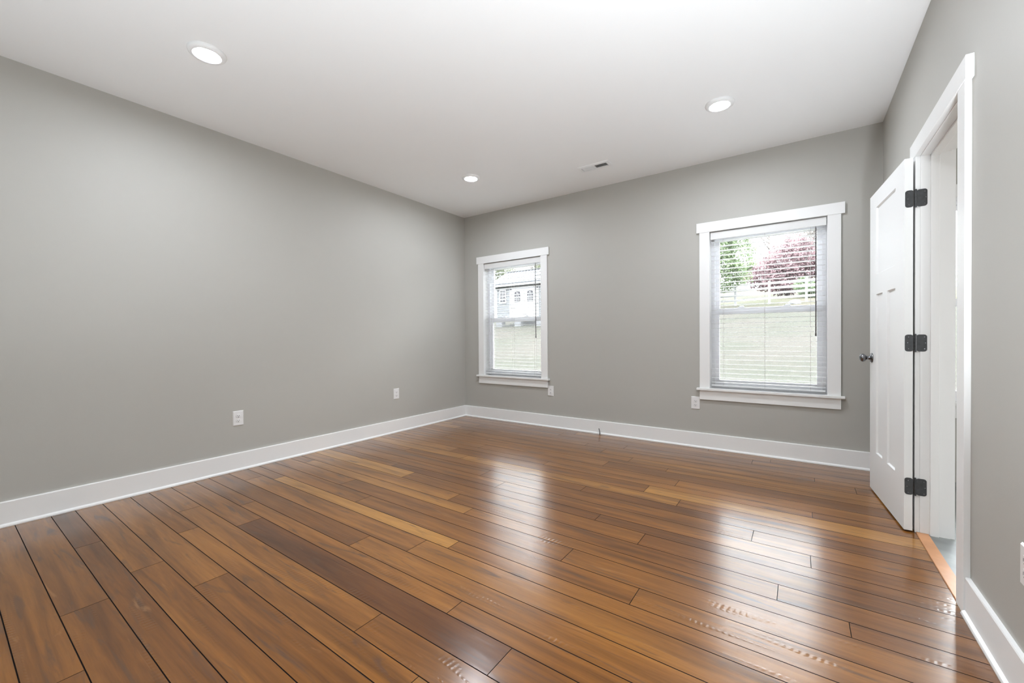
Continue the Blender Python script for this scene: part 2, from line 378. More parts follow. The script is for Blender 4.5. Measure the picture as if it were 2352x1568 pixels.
# ------------------------------------------------------------------ windows
def make_window(n, x0, x1, label, detail=True):
    t = empty('window_%d' % n, ((x0+x1)/2, 0, WZ0), label, 'window', kind=S)
    cx = (x0+x1)/2; z0, z1 = WZ0, WZ1; P = Matrix.Translation((-cx, 0, -z0))
    def part(name, bm, m, parent=t, **k):
        bmesh.ops.transform(bm, matrix=P, verts=bm.verts[:]); return obj(name, bm, m, parent, **k)
    cw = .089
    part('side_casing', B(x0-cw, x0, -.018, 0, z0, z1), M['trim'], bevel=.0012)
    part('side_casing', B(x1, x1+cw, -.018, 0, z0, z1), M['trim'], bevel=.0012)
    part('head_casing', B(x0-cw-.025, x1+cw+.025, -.022, 0, z1, z1+.0925), M['trim'], bevel=.0012)
    part('stool', B(x0-cw-.025, x1+cw+.025, -.042, 0.09, z0-.020, z0), M['trim'], bevel=.002)
    part('apron', B(x0-cw, x1+cw, -.018, 0, z0-.110, z0-.020), M['trim'], bevel=.0012)
    # jamb liner boards
    b = BM(); j = .012
    box(b, x0-j, x0, 0.0, .17, z0, z1); box(b, x1, x1+j, 0, .17, z0, z1); box(b, x0-j, x1+j, 0, .17, z1, z1+j); box(b, x0-j, x1+j, .09, .17, z0-j, z0)
    part('jamb_liner', b, M['trim'])
    # vinyl frame
    def frame(xa, xb, za, zb, ya, yb, s, tp, bt):
        b = BM(); box(b, xa, xa+s, ya, yb, za, zb); box(b, xb-s, xb, ya, yb, za, zb); box(b, xa+s, xb-s, ya, yb, zb-tp, zb); box(b, xa+s, xb-s, ya, yb, za, za+bt); return b
    part('window_frame', frame(x0, x1, z0, z1, .086, .168, .030, .030, .030), M['vinyl'], bevel=.0015)
    mz = 1.318
    s1 = part('lower_sash', frame(x0+.028, x1-.028, z0+.024, mz+.027, .098, .126, .038, .055, .052), M['vinyl'], bevel=.002)
    s2 = part('upper_sash', frame(x0+.028, x1-.028, mz-.024, z1-.024, .132, .158, .038, .040, .052), M['vinyl'], bevel=.002)
    part('glass_pane', B(x0+.060, x1-.060, .111, .115, z0+.07, mz-.02), M['glass'], s1)
    part('glass_pane', B(x0+.060, x1-.060, .143, .147, mz+.02, z1-.06), M['glass'], s2)
    for f in (.24, .72):
        xx = x0+.07+f*(x1-x0-.14)
        b = BM(); box(b, xx-.028, xx+.028, .100, .124, mz+.027, mz+.035); box(b, xx-.012, xx+.022, .104, .120, mz+.035, mz+.046)
        part('sash_lock', b, M['vinyl'], s1, bevel=.003)
    bs = BM(); box(bs, x0+.035, x1-.035, .1600, .1606, z0+.035, mz-.005)
    part('insect_screen', bs, M['screen'])
    return t
make_window(1, *WIN[0], 'narrow-looking white framed window nearest the room corner, shed outside')
make_window(2, *WIN[1], 'larger-looking white framed window beside the door, fence outside')
make_window(3, *W3, 'white window of the side room glimpsed through the doorway')

# ------------------------------------------------------------------ blinds
def make_blind(x0, x1, label):
    cx = (x0+x1)/2; zb = .604
    t = empty('window_blind', (cx, .035, zb), label, 'blind', 'white slatted blinds in the windows')
    P = Matrix.Translation((-cx, -.035, -zb))
    def part(name, bm, m, parent=t, **k):
        bmesh.ops.transform(bm, matrix=P, verts=bm.verts[:]); return obj(name, bm, m, parent, **k)
    a, b_ = x0+.006, x1-.006
    bm = BM(); box(bm, a, b_, .000, .009, 1.996, 2.064); box(bm, a, a+.006, .009, .03, 1.996, 2.064); box(bm, b_-.006, b_, .009, .03, 1.996, 2.064)
    part('valance', bm, M['valance'], bevel=.002)
    part('head_rail', B(a+.008, b_-.008, .012, .062, 2.016, 2.062), M['valance'])
    n = 32; zt = 1.974; pitch = (zt-.640)/(n-1)
    sm = None
    for i in range(n):
        z = zt-i*pitch
        if sm is None:
            bm = BM(); K = 6; top = []; bot = []
            tilt = math.radians(-2.2)
            for k in range(K+1):
                s = (k/K-.5)*.050; cz = .0010*(1-(2*k/K-1)**2)+s*math.sin(tilt)
                top.append([bm.verts.new((x, s, cz+.0009)) for x in (a+.004-cx, b_-.004-cx)]); bot.append([bm.verts.new((x, s, cz-.0009)) for x in (a+.004-cx, b_-.004-cx)])
            for k in range(K):
                bm.faces.new((top[k][0], top[k][1], top[k+1][1], top[k+1][0])); bm.faces.new((bot[k][0], bot[k+1][0], bot[k+1][1], bot[k][1]))
            for q in (0, 1): bm.faces.new([r[q] for r in top]+[r[q] for r in bot][::-1])
            for q in (0, K): bm.faces.new((top[q][0], top[q][1], bot[q][1], bot[q][0]))
            so = obj('slat', bm, M['slat'], t); sm = so.data
        else:
            so = bpy.data.objects.new('slat', sm); COL.objects.link(so); so.parent = t
        so.location = (0, 0.002, z-zb)
    part('bottom_rail', B(a+.004, b_-.004, .012, .062, .604, .618), M['slat'], bevel=.003)
    for f in (.12, .5, .88):
        x = a+f*(b_-a)
        bm = BM()
        for y in (.0105, .0635): tube(bm, [(x, y, .605), (x, y, 2.02)], .0009, 5)
        part('ladder_cord', bm, M['cord'])
    x = x0+.914*(x1-x0)
    bm = BM(); tube(bm, [(x, -.010, 1.985), (x, -.010, 1.10)], .0042, 8); tube(bm, [(x, -.010, 1.10), (x, -.010, 1.075)], [.0058, .0066], 8)
    tube(bm, [(x, .002, 1.998), (x, -.006, 1.995), (x, -.010, 1.985)], .0016, 6)
    part('tilt_wand', bm, M['wand'])
    return t
make_blind(*WIN[0], 'open white slatted blind with dark wand in the window nearest the room corner')
make_blind(*WIN[1], 'open white slatted blind with dark wand in the window beside the door')

# ------------------------------------------------------------------ door frame (casing, jambs, stops) and door leaf
t = empty('trim_1', (W, (JF+JN)/2, 0), 'white casing and jambs framing the doorway in the right wall', 'door frame', kind=S)
P1 = Matrix.Translation((-W, -(JF+JN)/2, 0))
def tp(name, bm, m=M['trim'], **k):
    bmesh.ops.transform(bm, matrix=P1, verts=bm.verts[:]); return obj(name, bm, m, t, **k)
HZ = 2.040
tp('side_casing', B(W-.0195, W, JF+.006, JF+.092, 0, HZ+.006), bevel=.0012)
tp('side_casing', B(W-.0195, W, JN-.085, JN+.003, 0, HZ+.006), bevel=.0012)
tp('head_casing', B(W-.0235, W, JN-.110, JF+.117, HZ+.006, HZ+.093), bevel=.0012)
tp('side_casing', B(XR2, XR2+.018, JF+.006, JF+.09, 0, HZ+.006)); tp('side_casing', B(XR2, XR2+.018, JN-.09, JN-.006, 0, HZ+.006))
tp('head_casing', B(XR2, XR2+.018, JN-.1, JF+.1, HZ+.006, HZ+.096))
tp('side_jamb', B(W, XR2, JF, JF+.018, -.005, HZ)); tp('side_jamb', B(W, XR2, JN-.018, JN, -.005, HZ)); tp('head_jamb', B(W, XR2, JN-.018, JF+.018, HZ, HZ+.018))
bm = BM(); box(bm, W+.038, W+.072, JF-.011, JF, 0, HZ); box(bm, W+.038, W+.072, JN, JN+.011, 0, HZ); box(bm, W+.038, W+.072, JN, JF, HZ-.011, HZ)
tp('door_stop', bm, bevel=.0015)

A0 = Vector((4.274, -1.2225, 0)); DD = Vector((-0.0835, 0.9965, 0)).normalized()
ang = math.atan2(DD.y, DD.x)            # local +x = along the leaf, local -y = into the wall side
door = empty('door_1', A0, 'white three-panel door standing open nearly flat against the right wall', 'door', kind=S, rz=ang)
# local frame: x along leaf, y: +y points to the room (left), -y toward the right wall
DWI, DT = 0.742, 0.035; Z0, Z1 = 0.010, 2.038
def leaf_mesh():
    bm = BM(); us = [0, .163, .326, .431, .583, DWI]; zs = [Z0, .286, 1.352, 1.485, 1.932, Z1]
    panels = [(.163, .326, .286, 1.352), (.431, .583, .286, 1.352), (.163, .583, 1.485, 1.932)]
    for side, y, s in ((0, 0.0, -1), (1, -DT, 1)):
        for i in range(5):
            for j in range(5):
                uc = (us[i]+us[i+1])/2; zc = (zs[j]+zs[j+1])/2
                if any(p[0] < uc < p[1] and p[2] < zc < p[3] for p in panels): continue
                bm.faces.new([bm.verts.new(c) for c in ((us[i], y, zs[j]), (us[i+1], y, zs[j]), (us[i+1], y, zs[j+1]), (us[i], y, zs[j+1]))])
        for a, b, c, d in panels:
            o = [(a, y, c), (b, y, c), (b, y, d), (a, y, d)]; e = .006; q = y+s*.010
            n = [(a+e, q, c+e), (b-e, q, c+e), (b-e, q, d-e), (a+e, q, d-e)]
            for k in range(4): bm.faces.new([bm.verts.new(v) for v in (o[k], o[(k+1) % 4], n[(k+1) % 4], n[k])])
            bm.faces.new([bm.verts.new(v) for v in n])
    for j in range(5):
        for u in (0, DWI): bm.faces.new([bm.verts.new(v) for v in ((u, 0, zs[j]), (u, -DT, zs[j]), (u, -DT, zs[j+1]), (u, 0, zs[j+1]))])
    for i in range(5):
        for z in (Z0, Z1): bm.faces.new([bm.verts.new(v) for v in ((us[i], 0, z), (us[i+1], 0, z), (us[i+1], -DT, z), (us[i], -DT, z))])
    bmesh.ops.remove_doubles(bm, verts=bm.verts[:], dist=1e-5)
    return bm
obj('door_leaf', leaf_mesh(), M['doorpaint'], door)
kp = [(0, 0), (.033, 0), (.033, .004), (.030, .008), (.016, .011), (.0125, .016), (.0115, .026), (.013, .031), (.019, .035), (.0245, .041), (.0275, .049), (.0265, .057), (.021, .064), (.012, .068), (0, .069)]
obj('door_knob', lathe(BM(), kp, (0, 1, 0), (.684, 0, .922)), M['knob'], door, smooth=True)
obj('door_knob', lathe(BM(), kp, (0, -1, 0), (.684, -DT, .922)), M['knob'], door, smooth=True)
bm = BM(); rrect(bm, .024, .056, .003, .0015, Matrix.Translation((DWI, -DT/2, .922)) @ Matrix.Rotation(-math.pi/2, 4, 'Z')); obj('latch_plate', bm, M['hinge'], door)
inv = (Matrix.Translation(A0) @ Matrix.Rotation(ang, 4, 'Z')).inverted()
PIN = Vector((4.3195, -1.2165, 0))
for hz0, hz1 in ((1.772, 1.864), (.989, 1.081), (.206, .298)):
    hc = (hz0+hz1)/2; hh = hz1-hz0
    # plate on the leaf's hinge edge
    bm = BM(); rrect(bm, .034, hh, .012, .0018, Matrix.Translation((-.0018, -.0195, hc)) @ Matrix.Rotation(math.pi/2, 4, 'Z').inverted() @ Matrix.Translation((0, 0, 0)))
    h = obj('hinge', bm, M['hinge'], door)
    # plate on the jamb (world coords -> local)
    bm = BM(); rrect(bm, .042, hh, .012, .0018, inv @ Matrix.Translation((W+.0055, JF-.0020, hc)))
    obj('jamb_plate', bm, M['hinge'], h)
    pl = inv @ PIN
    bm = BM(); k = hh/5
    for q in range(5):
        lathe(bm, [(0, q*k+.0006), (.0055, q*k+.0006), (.0055, (q+1)*k-.0006), (0, (q+1)*k-.0006)], (0, 0, 1), (pl.x, pl.y, hz0), 14)
    lathe(bm, [(0, -.003), (.004, -.003), (.004, hh+.003), (0, hh+.003)], (0, 0, 1), (pl.x, pl.y, hz0), 12)
    obj('barrel', bm, M['hinge'], h)
    for dx, dz in ((.010, .032), (.014, 0), (.010, -.032)):
        bm = BM(); p = inv @ Vector((W+.006+dx, JF-.0018, hc+dz)); q = inv.to_3x3() @ Vector((0, -1, 0))
        lathe(bm, [(0, .0), (.0036, .0), (.0030, .0010), (.0008, .0006), (0, .0002)], q, p, 12); obj('screw', bm, M['knob'], h)
        bm = BM(); lathe(bm, [(0, .0018), (.0036, .0018), (.0030, .0028), (.0008, .0022), (0, .0019)], (-1, 0, 0), (0, -.0155-(.014-dx) +.003, hc+dz), 12); obj('screw', bm, M['knob'], h)

# ------------------------------------------------------------------ outlets
def outlet(loc, rz, label):
    t = empty('wall_outlet', loc, label, 'outlet', 'white duplex outlets on the walls', rz=rz)   # local: plate in x,z ; room side = -y
    bm = BM(); w, h = .079, .122
    o = [(-w/2, 0, -h/2), (w/2, 0, -h/2), (w/2, 0, h/2), (-w/2, 0, h/2)]; e = .0045; i = [(x*(1-2*e/w), -.0055, z*(1-2*e/h)) for x, _, z in o]
    O = [bm.verts.new(v) for v in o]; I = [bm.verts.new(v) for v in i]
    for k in range(4): bm.faces.new((O[k], O[(k+1) % 4], I[(k+1) % 4], I[k]))
    bm.faces.new(I); bm.faces.new(O[::-1])
    obj('cover_plate', bm, M['plastic'], t)
    for s in (1, -1):
        bm = BM(); pts = []
        for k in range(40):
            a = 2*math.pi*k/40; x = .0168*math.cos(a); z = .0168*math.sin(a); z = max(-.0138, min(.0138, z)); pts.append((x, z))
        A = [bm.verts.new((x, -.0045, z)) for x, z in pts]; Bv = [bm.verts.new((x, -.0072, z)) for x, z in pts]; Cv = [bm.verts.new((x*.93, -.0080, z*.93)) for x, z in pts]
        for k in range(40):
            j = (k+1) % 40; bm.faces.new((A[k], A[j], Bv[j], Bv[k])); bm.faces.new((Bv[k], Bv[j], Cv[j], Cv[k]))
        bm.faces.new(Cv)
        r = obj('receptacle', bm, M['plastic'], t); r.location = (0, 0, s*.0195)
        bm = BM(); box(bm, -.0072, -.0050, -.0083, -.0070, -.0035, .0060); box(bm, .0050, .0072, -.0083, -.0070, -.0028, .0052)
        lathe(bm, [(0, 0), (.0028, 0), (.0028, .0013), (0, .0013)], (0, -1, 0), (0, -.0070, -.0085), 12)
        obj('socket_slots', bm, M['slot'], r)
    bm = BM(); lathe(bm, [(.0034, 0), (.0032, .0010), (0, .0014)], (0, -1, 0), (0, -.0054, 0), 14); obj('screw', bm, M['plastic'], t)
    return t
outlet((0, -2.824, .431), math.radians(90), 'white outlet on the left wall, the one nearer the viewer')
outlet((0, -1.197, .443), math.radians(90), 'white outlet on the left wall, the one nearer the room corner')
outlet((1.3555+.003, 0, .436), 0, 'white outlet under the right end of the corner window sill')
outlet((2.9745, 0, .432), 0, 'white outlet under the left end of the window beside the door')
outlet((W, -2.4965, .409), math.radians(-90), 'white outlet on the right wall, cut off by the right picture edge')

# ------------------------------------------------------------------ ceiling lights
def light(x, y, label):
    t = empty('ceiling_light', (x, y, H), label, 'ceiling light', 'round surface ceiling lights')
    bm = BM(); lathe(bm, [(.094, 0), (.0945, .004), (.091, .013), (.083, .019), (.072, .0205), (.064, .019), (.0605, .0165), (.0605, .002)], (0, 0, -1), (0, 0, 0), 64)
    obj('trim_ring', bm, M['ring'], t, smooth=True)
    bm = BM(); lathe(bm, [(.0605, .0150), (.045, .0158), (0, .0162)], (0, 0, -1), (0, 0, 0), 48); obj('lens', bm, M['lens'], t, smooth=True)
light(1.000, -3.345, 'round flush ceiling light nearest the top left')
light(1.022, -1.045, 'small-looking round ceiling light near the far room corner')
light(3.338, -1.025, 'round flush ceiling light on the right, above the window by the door')
light(3.338, -3.345, 'round flush ceiling light above the viewpoint, out of the picture')

# ------------------------------------------------------------------ ceiling vent
t = empty('ceiling_vent', (2.175, -.545, H), 'white rectangular air vent with louvres in the ceiling', 'vent')
bm = BM(); hw, hd = .158, .068; iw, idp = .128, .038
rings = [[(-hw, -hd, 0), (hw, -hd, 0), (hw, hd, 0), (-hw, hd, 0)], [(-hw+.003, -hd+.003, -.006), (hw-.003, -hd+.003, -.006), (hw-.003, hd-.003, -.006), (-hw+.003, hd-.003, -.006)],
         [(-iw, -idp, -.009), (iw, -idp, -.009), (iw, idp, -.009), (-iw, idp, -.009)], [(-iw, -idp, -.001), (iw, -idp, -.001), (iw, idp, -.001), (-iw, idp, -.001)]]
R_ = [[bm.verts.new(c) for c in r] for r in rings]
for a, b in zip(R_, R_[1:]):
    for k in range(4): bm.faces.new((a[k], a[(k+1) % 4], b[(k+1) % 4], b[k]))
box(bm, -.005, .005, -idp, idp, -.009, -.001)
obj('frame', bm, M['ring'], t)
obj('backing', B(-iw, iw, -idp, idp, -.0012, -.0004), M['ventback'], t)
for side in (-1, 1):
    bm = BM()
    for k in range(10):
        x = side*(.012+k*.0118); mt = Matrix.Translation((x, 0, -.0052)) @ Matrix.Rotation(math.radians(42*side), 4, 'Y')
        box(bm, -.0052, .0052, -idp+.001, idp-.001, -.0004, .0004, mtx=mt)
    obj('louvre_bank', bm, M['ring'], t)

# ------------------------------------------------------------------ black wire end by the baseboard
bm = BM(); tube(bm, [(1.994, -.031, .0), (1.993, -.031, .022), (1.990, -.030, .040), (1.985, -.028, .055), (1.981, -.026, .064)], [.0042, .0040, .0036, .0032, .0042], 10)
tag(obj('cable_stub', bm, M['black'], smooth=True), 'short black cable end poking up from the floor at the back baseboard', 'cable')

# ================================================================== OUTSIDE
def ground_z(x, y):
    if y < .6: return -.15
    return -.15+.1225*(y-.6)+.10*mn.noise(Vector((x*.16, y*.16, 0)))+.03*mn.noise(Vector((x*.8, y*.8, 4)))-.0007*max(0, y-30)**2*0

def grassmat():
    Mx = bpy.data.materials.new('spring_lawn'); Mx.use_nodes = True; n = Mx.node_tree.nodes; L = Mx.node_tree.links; b = n['Principled BSDF']
    tc = n.new('ShaderNodeTexCoord')
    z = n.new('ShaderNodeTexNoise'); z.inputs['Scale'].default_value = 0.35; z.inputs['Detail'].default_value = 8; L.new(tc.outputs['Object'], z.inputs['Vector'])
    z2 = n.new('ShaderNodeTexNoise'); z2.inputs['Scale'].default_value = 9; z2.inputs['Detail'].default_value = 6; L.new(tc.outputs['Object'], z2.inputs['Vector'])
    r = n.new('ShaderNodeValToRGB'); r.color_ramp.elements[0].position = .40; r.color_ramp.elements[1].position = .62
    r.color_ramp.elements[0].color = (.0155, .0160, .0090, 1); r.color_ramp.elements[1].color = (.0215, .0185, .0135, 1); L.new(z.outputs['Fac'], r.inputs['Fac'])
    r2 = n.new('ShaderNodeValToRGB'); r2.color_ramp.elements[0].position = .3; r2.color_ramp.elements[1].position = .7
    r2.color_ramp.elements[0].color = (.72, .74, .70, 1); r2.color_ramp.elements[1].color = (1.25, 1.2, 1.2, 1); L.new(z2.outputs['Fac'], r2.inputs['Fac'])
    mx = n.new('ShaderNodeMix'); mx.data_type = 'RGBA'; mx.blend_type = 'MULTIPLY'; mx.inputs[0].default_value = 1; L.new(r.outputs[0], mx.inputs[6]); L.new(r2.outputs[0], mx.inputs[7])
    L.new(mx.outputs[2], b.inputs['Base Color']); b.inputs['Roughness'].default_value = 1; b.inputs['Specular IOR Level'].default_value = 0.05
    return Mx
M['grass'] = grassmat()
bm = BM(); nx, ny = 90, 90; xs = [-45+90*i/nx for i in range(nx+1)]; ys = [.17+ (i/ny)**1.4*75 for i in range(ny+1)]
G = [[bm.verts.new((x, y, ground_z(x, y))) for y in ys] for x in xs]
for i in range(nx):
    for j in range(ny): bm.faces.new((G[i][j], G[i+1][j], G[i+1][j+1], G[i][j+1]))
tag(obj('lawn', bm, M['grass'], smooth=True, recalc=False), 'pale green sloping lawn outside the windows', 'lawn', kind=S)

M['ext_white'] = mat('white_siding_paint', (0.11, 0.108, 0.111), 0.6)
M['ext_grey'] = mat('grey_siding_paint', (0.040, 0.041, 0.043), 0.6)
M['ext_trim'] = mat('white_shed_trim', (0.13, 0.13, 0.134), 0.6)
M['roof'] = mat('light_metal_roof', (0.026, 0.0275, 0.032), 0.5, spec=0.2)
M['ribm'] = mat('roof_rib_paint', (0.055, 0.057, 0.064), 0.5, spec=0.2)  # grey-white of the ribs themselves, lighter than the roof sheet
M['pane'] = mat('dark_shed_pane', (0.012, 0.011, 0.013), 0.5, spec=0.2)
M['skid'] = mat('weathered_skid_timber', (0.06, 0.034, 0.030), 0.8)
M['block'] = mat('concrete_block', (0.06, 0.06, 0.063), 0.9, var=.1, vscale=8)
M['fence'] = mat('white_vinyl_fence', (0.15, 0.15, 0.15), 0.5)
M['bark'] = mat('tree_bark', (0.075, 0.062, 0.055), 0.9)
def leafm(name, c):
    Mx = mat(name, c, 0.7, spec=0.2, var=.35, vscale=1.2); n = Mx.node_tree.nodes; L = Mx.node_tree.links
    tr = n.new('ShaderNodeBsdfTranslucent'); tr.inputs['Color'].default_value = (*[min(1, q*1.3) for q in c], 1)
    mx = n.new('ShaderNodeMixShader'); mx.inputs[0].default_value = .4; L.new(n['Principled BSDF'].outputs[0], mx.inputs[1]); L.new(tr.outputs[0], mx.inputs[2]); L.new(mx.outputs[0], n['Material Output'].inputs[0]); return Mx
M['lime'] = leafm('lime_leaves', (.082, .108, .056)); M['maple'] = leafm('maroon_maple_leaves', (.090, .056, .060))
M['pale'] = leafm('pale_spring_leaves', (.080, .088, .058)); M['tan'] = leafm('tan_budding_twigs', (.08, .072, .064)); M['shrub'] = leafm('mid_green_leaves', (.055, .075, .038))

# ---- shed
SY = 16.0; sx0, sx1 = -11.62, -6.6; sz0, sz1 = 2.18, 4.20; sd = 3.3
cxs = (sx0+sx1)/2
shed = empty('garden_shed', (cxs, SY, 1.9), 'grey and white garden shed with arched door windows, outside the corner window', 'shed')
P2 = Matrix.Translation((-cxs, -SY, -1.9))
def sp_(name, bm, m, parent=shed, **k):
    bmesh.ops.transform(bm, matrix=P2, verts=bm.verts[:]); return obj(name, bm, m, parent, **k)
bm = BM(); box(bm, sx0, sx1, SY, SY+sd, sz0, sz1)
for k in range(16):
    z = sz0+.125*k+.02
    if z+.1 < sz1: box(bm, sx0+.01, sx1-.01, SY-.012, SY, z, z+.108)
rz_ = 5.30
g0 = [bm.verts.new(c) for c in ((sx0, SY, sz1), (sx0, SY+sd, sz1), (sx0, SY+sd/2, rz_-.05))]; g1 = [bm.verts.new(c) for c in ((sx1, SY, sz1), (sx1, SY+sd, sz1), (sx1, SY+sd/2, rz_-.05))]
bm.faces.new(g0); bm.faces.new(g1)
sp_('shed_wall', bm, M['ext_grey'])
bm = BM(); box(bm, sx0-.03, sx0+.14, SY-.03, SY+.02, sz0, sz1); box(bm, sx1-.14, sx1+.03, SY-.03, SY+.02, sz0, sz1); box(bm, sx0-.2, sx1+.2, SY-.26, SY-.22, sz1-.02, sz1+.13); box(bm, sx0-.2, sx1+.2, SY-.26, SY, sz1-.04, sz1-.02)
sp_('corner_trim', bm, M['ext_trim'])
# roof: two sloped slabs with ribs
def slab(bm, ya, za, yb, zb, x0, x1, th, mi=0):
    v = [bm.verts.new(c) for c in ((x0, ya, za), (x1, ya, za), (x1, yb, zb), (x0, yb, zb), (x0, ya, za+th), (x1, ya, za+th), (x1, yb, zb+th), (x0, yb, zb+th))]
    for f in ((0, 1, 2, 3), (4, 7, 6, 5), (0, 4, 5, 1), (1, 5, 6, 2), (2, 6, 7, 3), (3, 7, 4, 0)): bm.faces.new([v[i] for i in f]).material_index = mi
bm = BM(); ye = SY-.28; ym = SY+sd/2; ze = sz1+.10
slab(bm, ye, ze, ym, rz_, sx0-.22, sx1+.22, .04); slab(bm, SY+sd+.28, ze, ym, rz_, sx0-.22, sx1+.22, .04)
x = sx0-.2
while x < sx1+.2:
    slab(bm, ye, ze+.04, ym, rz_+.04, x, x+.045, .035, 1); x += .23
box(bm, sx0-.22, sx1+.22, ym-.12, ym+.12, rz_+.03, rz_+.09)
sp_('roof', bm, [M['roof'], M['ribm']])
# double door with arched windows
dx0, dx1 = -10.54, -8.46
dd_ = sp_('shed_door', B(dx0, dx1, SY-.035, SY-.013, sz0+.03, sz1-.05), M['ext_white'])
for cxw in (-9.94-.02, -9.06):
    bm = BM(); w = .205; zb, zr = 3.20, 3.66
    outl = [(-w, zb), (w, zb)]+[(w*math.cos(a), zr+w*math.sin(a)) for a in [math.pi*q/14 for q in range(15)]]
    v = [bm.verts.new((cxw+a, SY-.045, b)) for a, b in outl]; v2 = [bm.verts.new((cxw+a, SY-.036, b)) for a, b in outl]
    bm.faces.new(v); k = len(v)
    for q in range(k): bm.faces.new((v[q], v[(q+1) % k], v2[(q+1) % k], v2[q]))
    wn = sp_('arched_window', bm, M['pane'], dd_)
    bm = BM()
    for xx in (-.068, .068): box(bm, cxw+xx-.013, cxw+xx+.013, SY-.055, SY-.045, zb, zr+.02)
    for zz in (zb+.14, zb+.30, zr): box(bm, cxw-w, cxw+w, SY-.055, SY-.045, zz-.013, zz+.013)
    for an in (60, 120): 
        a = math.radians(an); tube(bm, [(cxw, SY-.050, zr+.03), (cxw+math.cos(a)*w, SY-.050, zr+math.sin(a)*w)], .013, 6)
    tube(bm, [(cxw+.08*math.cos(math.pi*q/10), SY-.05, zr+.08*math.sin(math.pi*q/10)) for q in range(11)], .012, 6)
    sp_('muntins', bm, M['ext_white'], dd_)
for xx in (dx0+.10, dx1-.10):
    for zz in (sz1-.22, 3.05): sp_('door_hinge', B(xx-.05, xx+.05, SY-.05, SY-.036, zz-.03, zz+.03), M['pane'], dd_)
# small rectangular window
wx0, wx1, wz0, wz1 = -11.24, -10.84, 3.20, 3.95
f = sp_('shed_window', B(wx0-.05, wx1+.05, SY-.045, SY-.013, wz0-.05, wz1+.05), M['ext_trim'])
bm = BM()
for i in range(2):
    for j in range(4):
        a = wx0+i*(wx1-wx0)/2+.018; b = wx0+(i+1)*(wx1-wx0)/2-.018; c = wz0+j*(wz1-wz0)/4+.022; d = wz0+(j+1)*(wz1-wz0)/4-.022
        box(bm, a, b, SY-.052, SY-.046, c, d)
sp_('pane', bm, M['pane'], f)
sp_('skid', B(sx0+.15, sx1, SY+.02, SY+.16, sz0-.12, sz0), M['skid']); sp_('skid', B(sx0+.15, sx1, SY+sd-.2, SY+sd-.05, sz0-.12, sz0), M['skid'])
for k, (bx, lb) in enumerate(((-11.30, 'concrete block under the left end of the shed'), (-9.92, 'concrete block under the middle of the shed, left of the doors centre'), (-8.40, 'concrete block under the shed at the right window edge'))):
    bm = BM(); gz = ground_z(bx, SY+.2)
    zt = sz0-.12; o_ = obj('concrete_block', B(-.22, .22, -.12, .25, min(gz, zt-.1)-.05, zt), M['block']); o_.location = (bx, SY+.02, 0)
    tag(o_, lb, 'concrete block', 'concrete blocks under the shed')

# ---- fence
FY = 28.0
fe = empty('ranch_fence', (2.2, FY, 3.3), 'white four-rail vinyl fence across the lawn, outside the window by the door', 'fence')
P3 = Matrix.Translation((-2.2, -FY, -3.3))
for k in range(-5, 6):
    x = 2.19+k*2.01; z = 3.33+.022*(x-2.2)
    bm = BM(); box(bm, x-.065, x+.065, FY-.065, FY+.065, z-.35, z+1.36)
    a = [bm.verts.new(c) for c in ((x-.08, FY-.08, z+1.36), (x+.08, FY-.08, z+1.36), (x+.08, FY+.08, z+1.36), (x-.08, FY+.08, z+1.36))]; ap = bm.verts.new((x, FY, z+1.42))
    for q in range(4): bm.faces.new((a[q], a[(q+1) % 4], ap))
    bmesh.ops.transform(bm, matrix=P3, verts=bm.verts[:]); obj('post', bm, M['fence'], fe)
for h in (.17, .50, .84, 1.17):
    bm = BM(); x0, x1 = 2.19-5*2.01, 2.19+5*2.01; zA = 3.33+.022*(x0-2.2)+h; zB = 3.33+.022*(x1-2.2)+h
    v = [bm.verts.new(c) for c in ((x0, FY-.075, zA), (x1, FY-.075, zB), (x1, FY-.075, zB+.14), (x0, FY-.075, zA+.14), (x0, FY-.03, zA), (x1, FY-.03, zB), (x1, FY-.03, zB+.14), (x0, FY-.03, zA+.14))]
    for f_ in ((0, 1, 2, 3), (4, 7, 6, 5), (0, 4, 5, 1), (1, 5, 6, 2), (2, 6, 7, 3), (3, 7, 4, 0)): bm.faces.new([v[i] for i in f_])
    bmesh.ops.transform(bm, matrix=P3, verts=bm.verts[:]); obj('rail', bm, M['fence'], fe)

# ---- pale stone by the fence
bm = BM(); bmesh.ops.create_icosphere(bm, subdivisions=3, radius=1)
for v in bm.verts:
    q = 1+.25*mn.noise(v.co*1.7); v.co = Vector((v.co.x*.33*q, v.co.y*.25*q, v.co.z*.20*q))
o_ = obj('garden_stone', bm, M['fence'], smooth=True); o_.location = (3.62, 26.5, ground_z(3.62, 26.5)+.06); tag(o_, 'pale stone lying on the lawn in front of the white fence', 'stone')

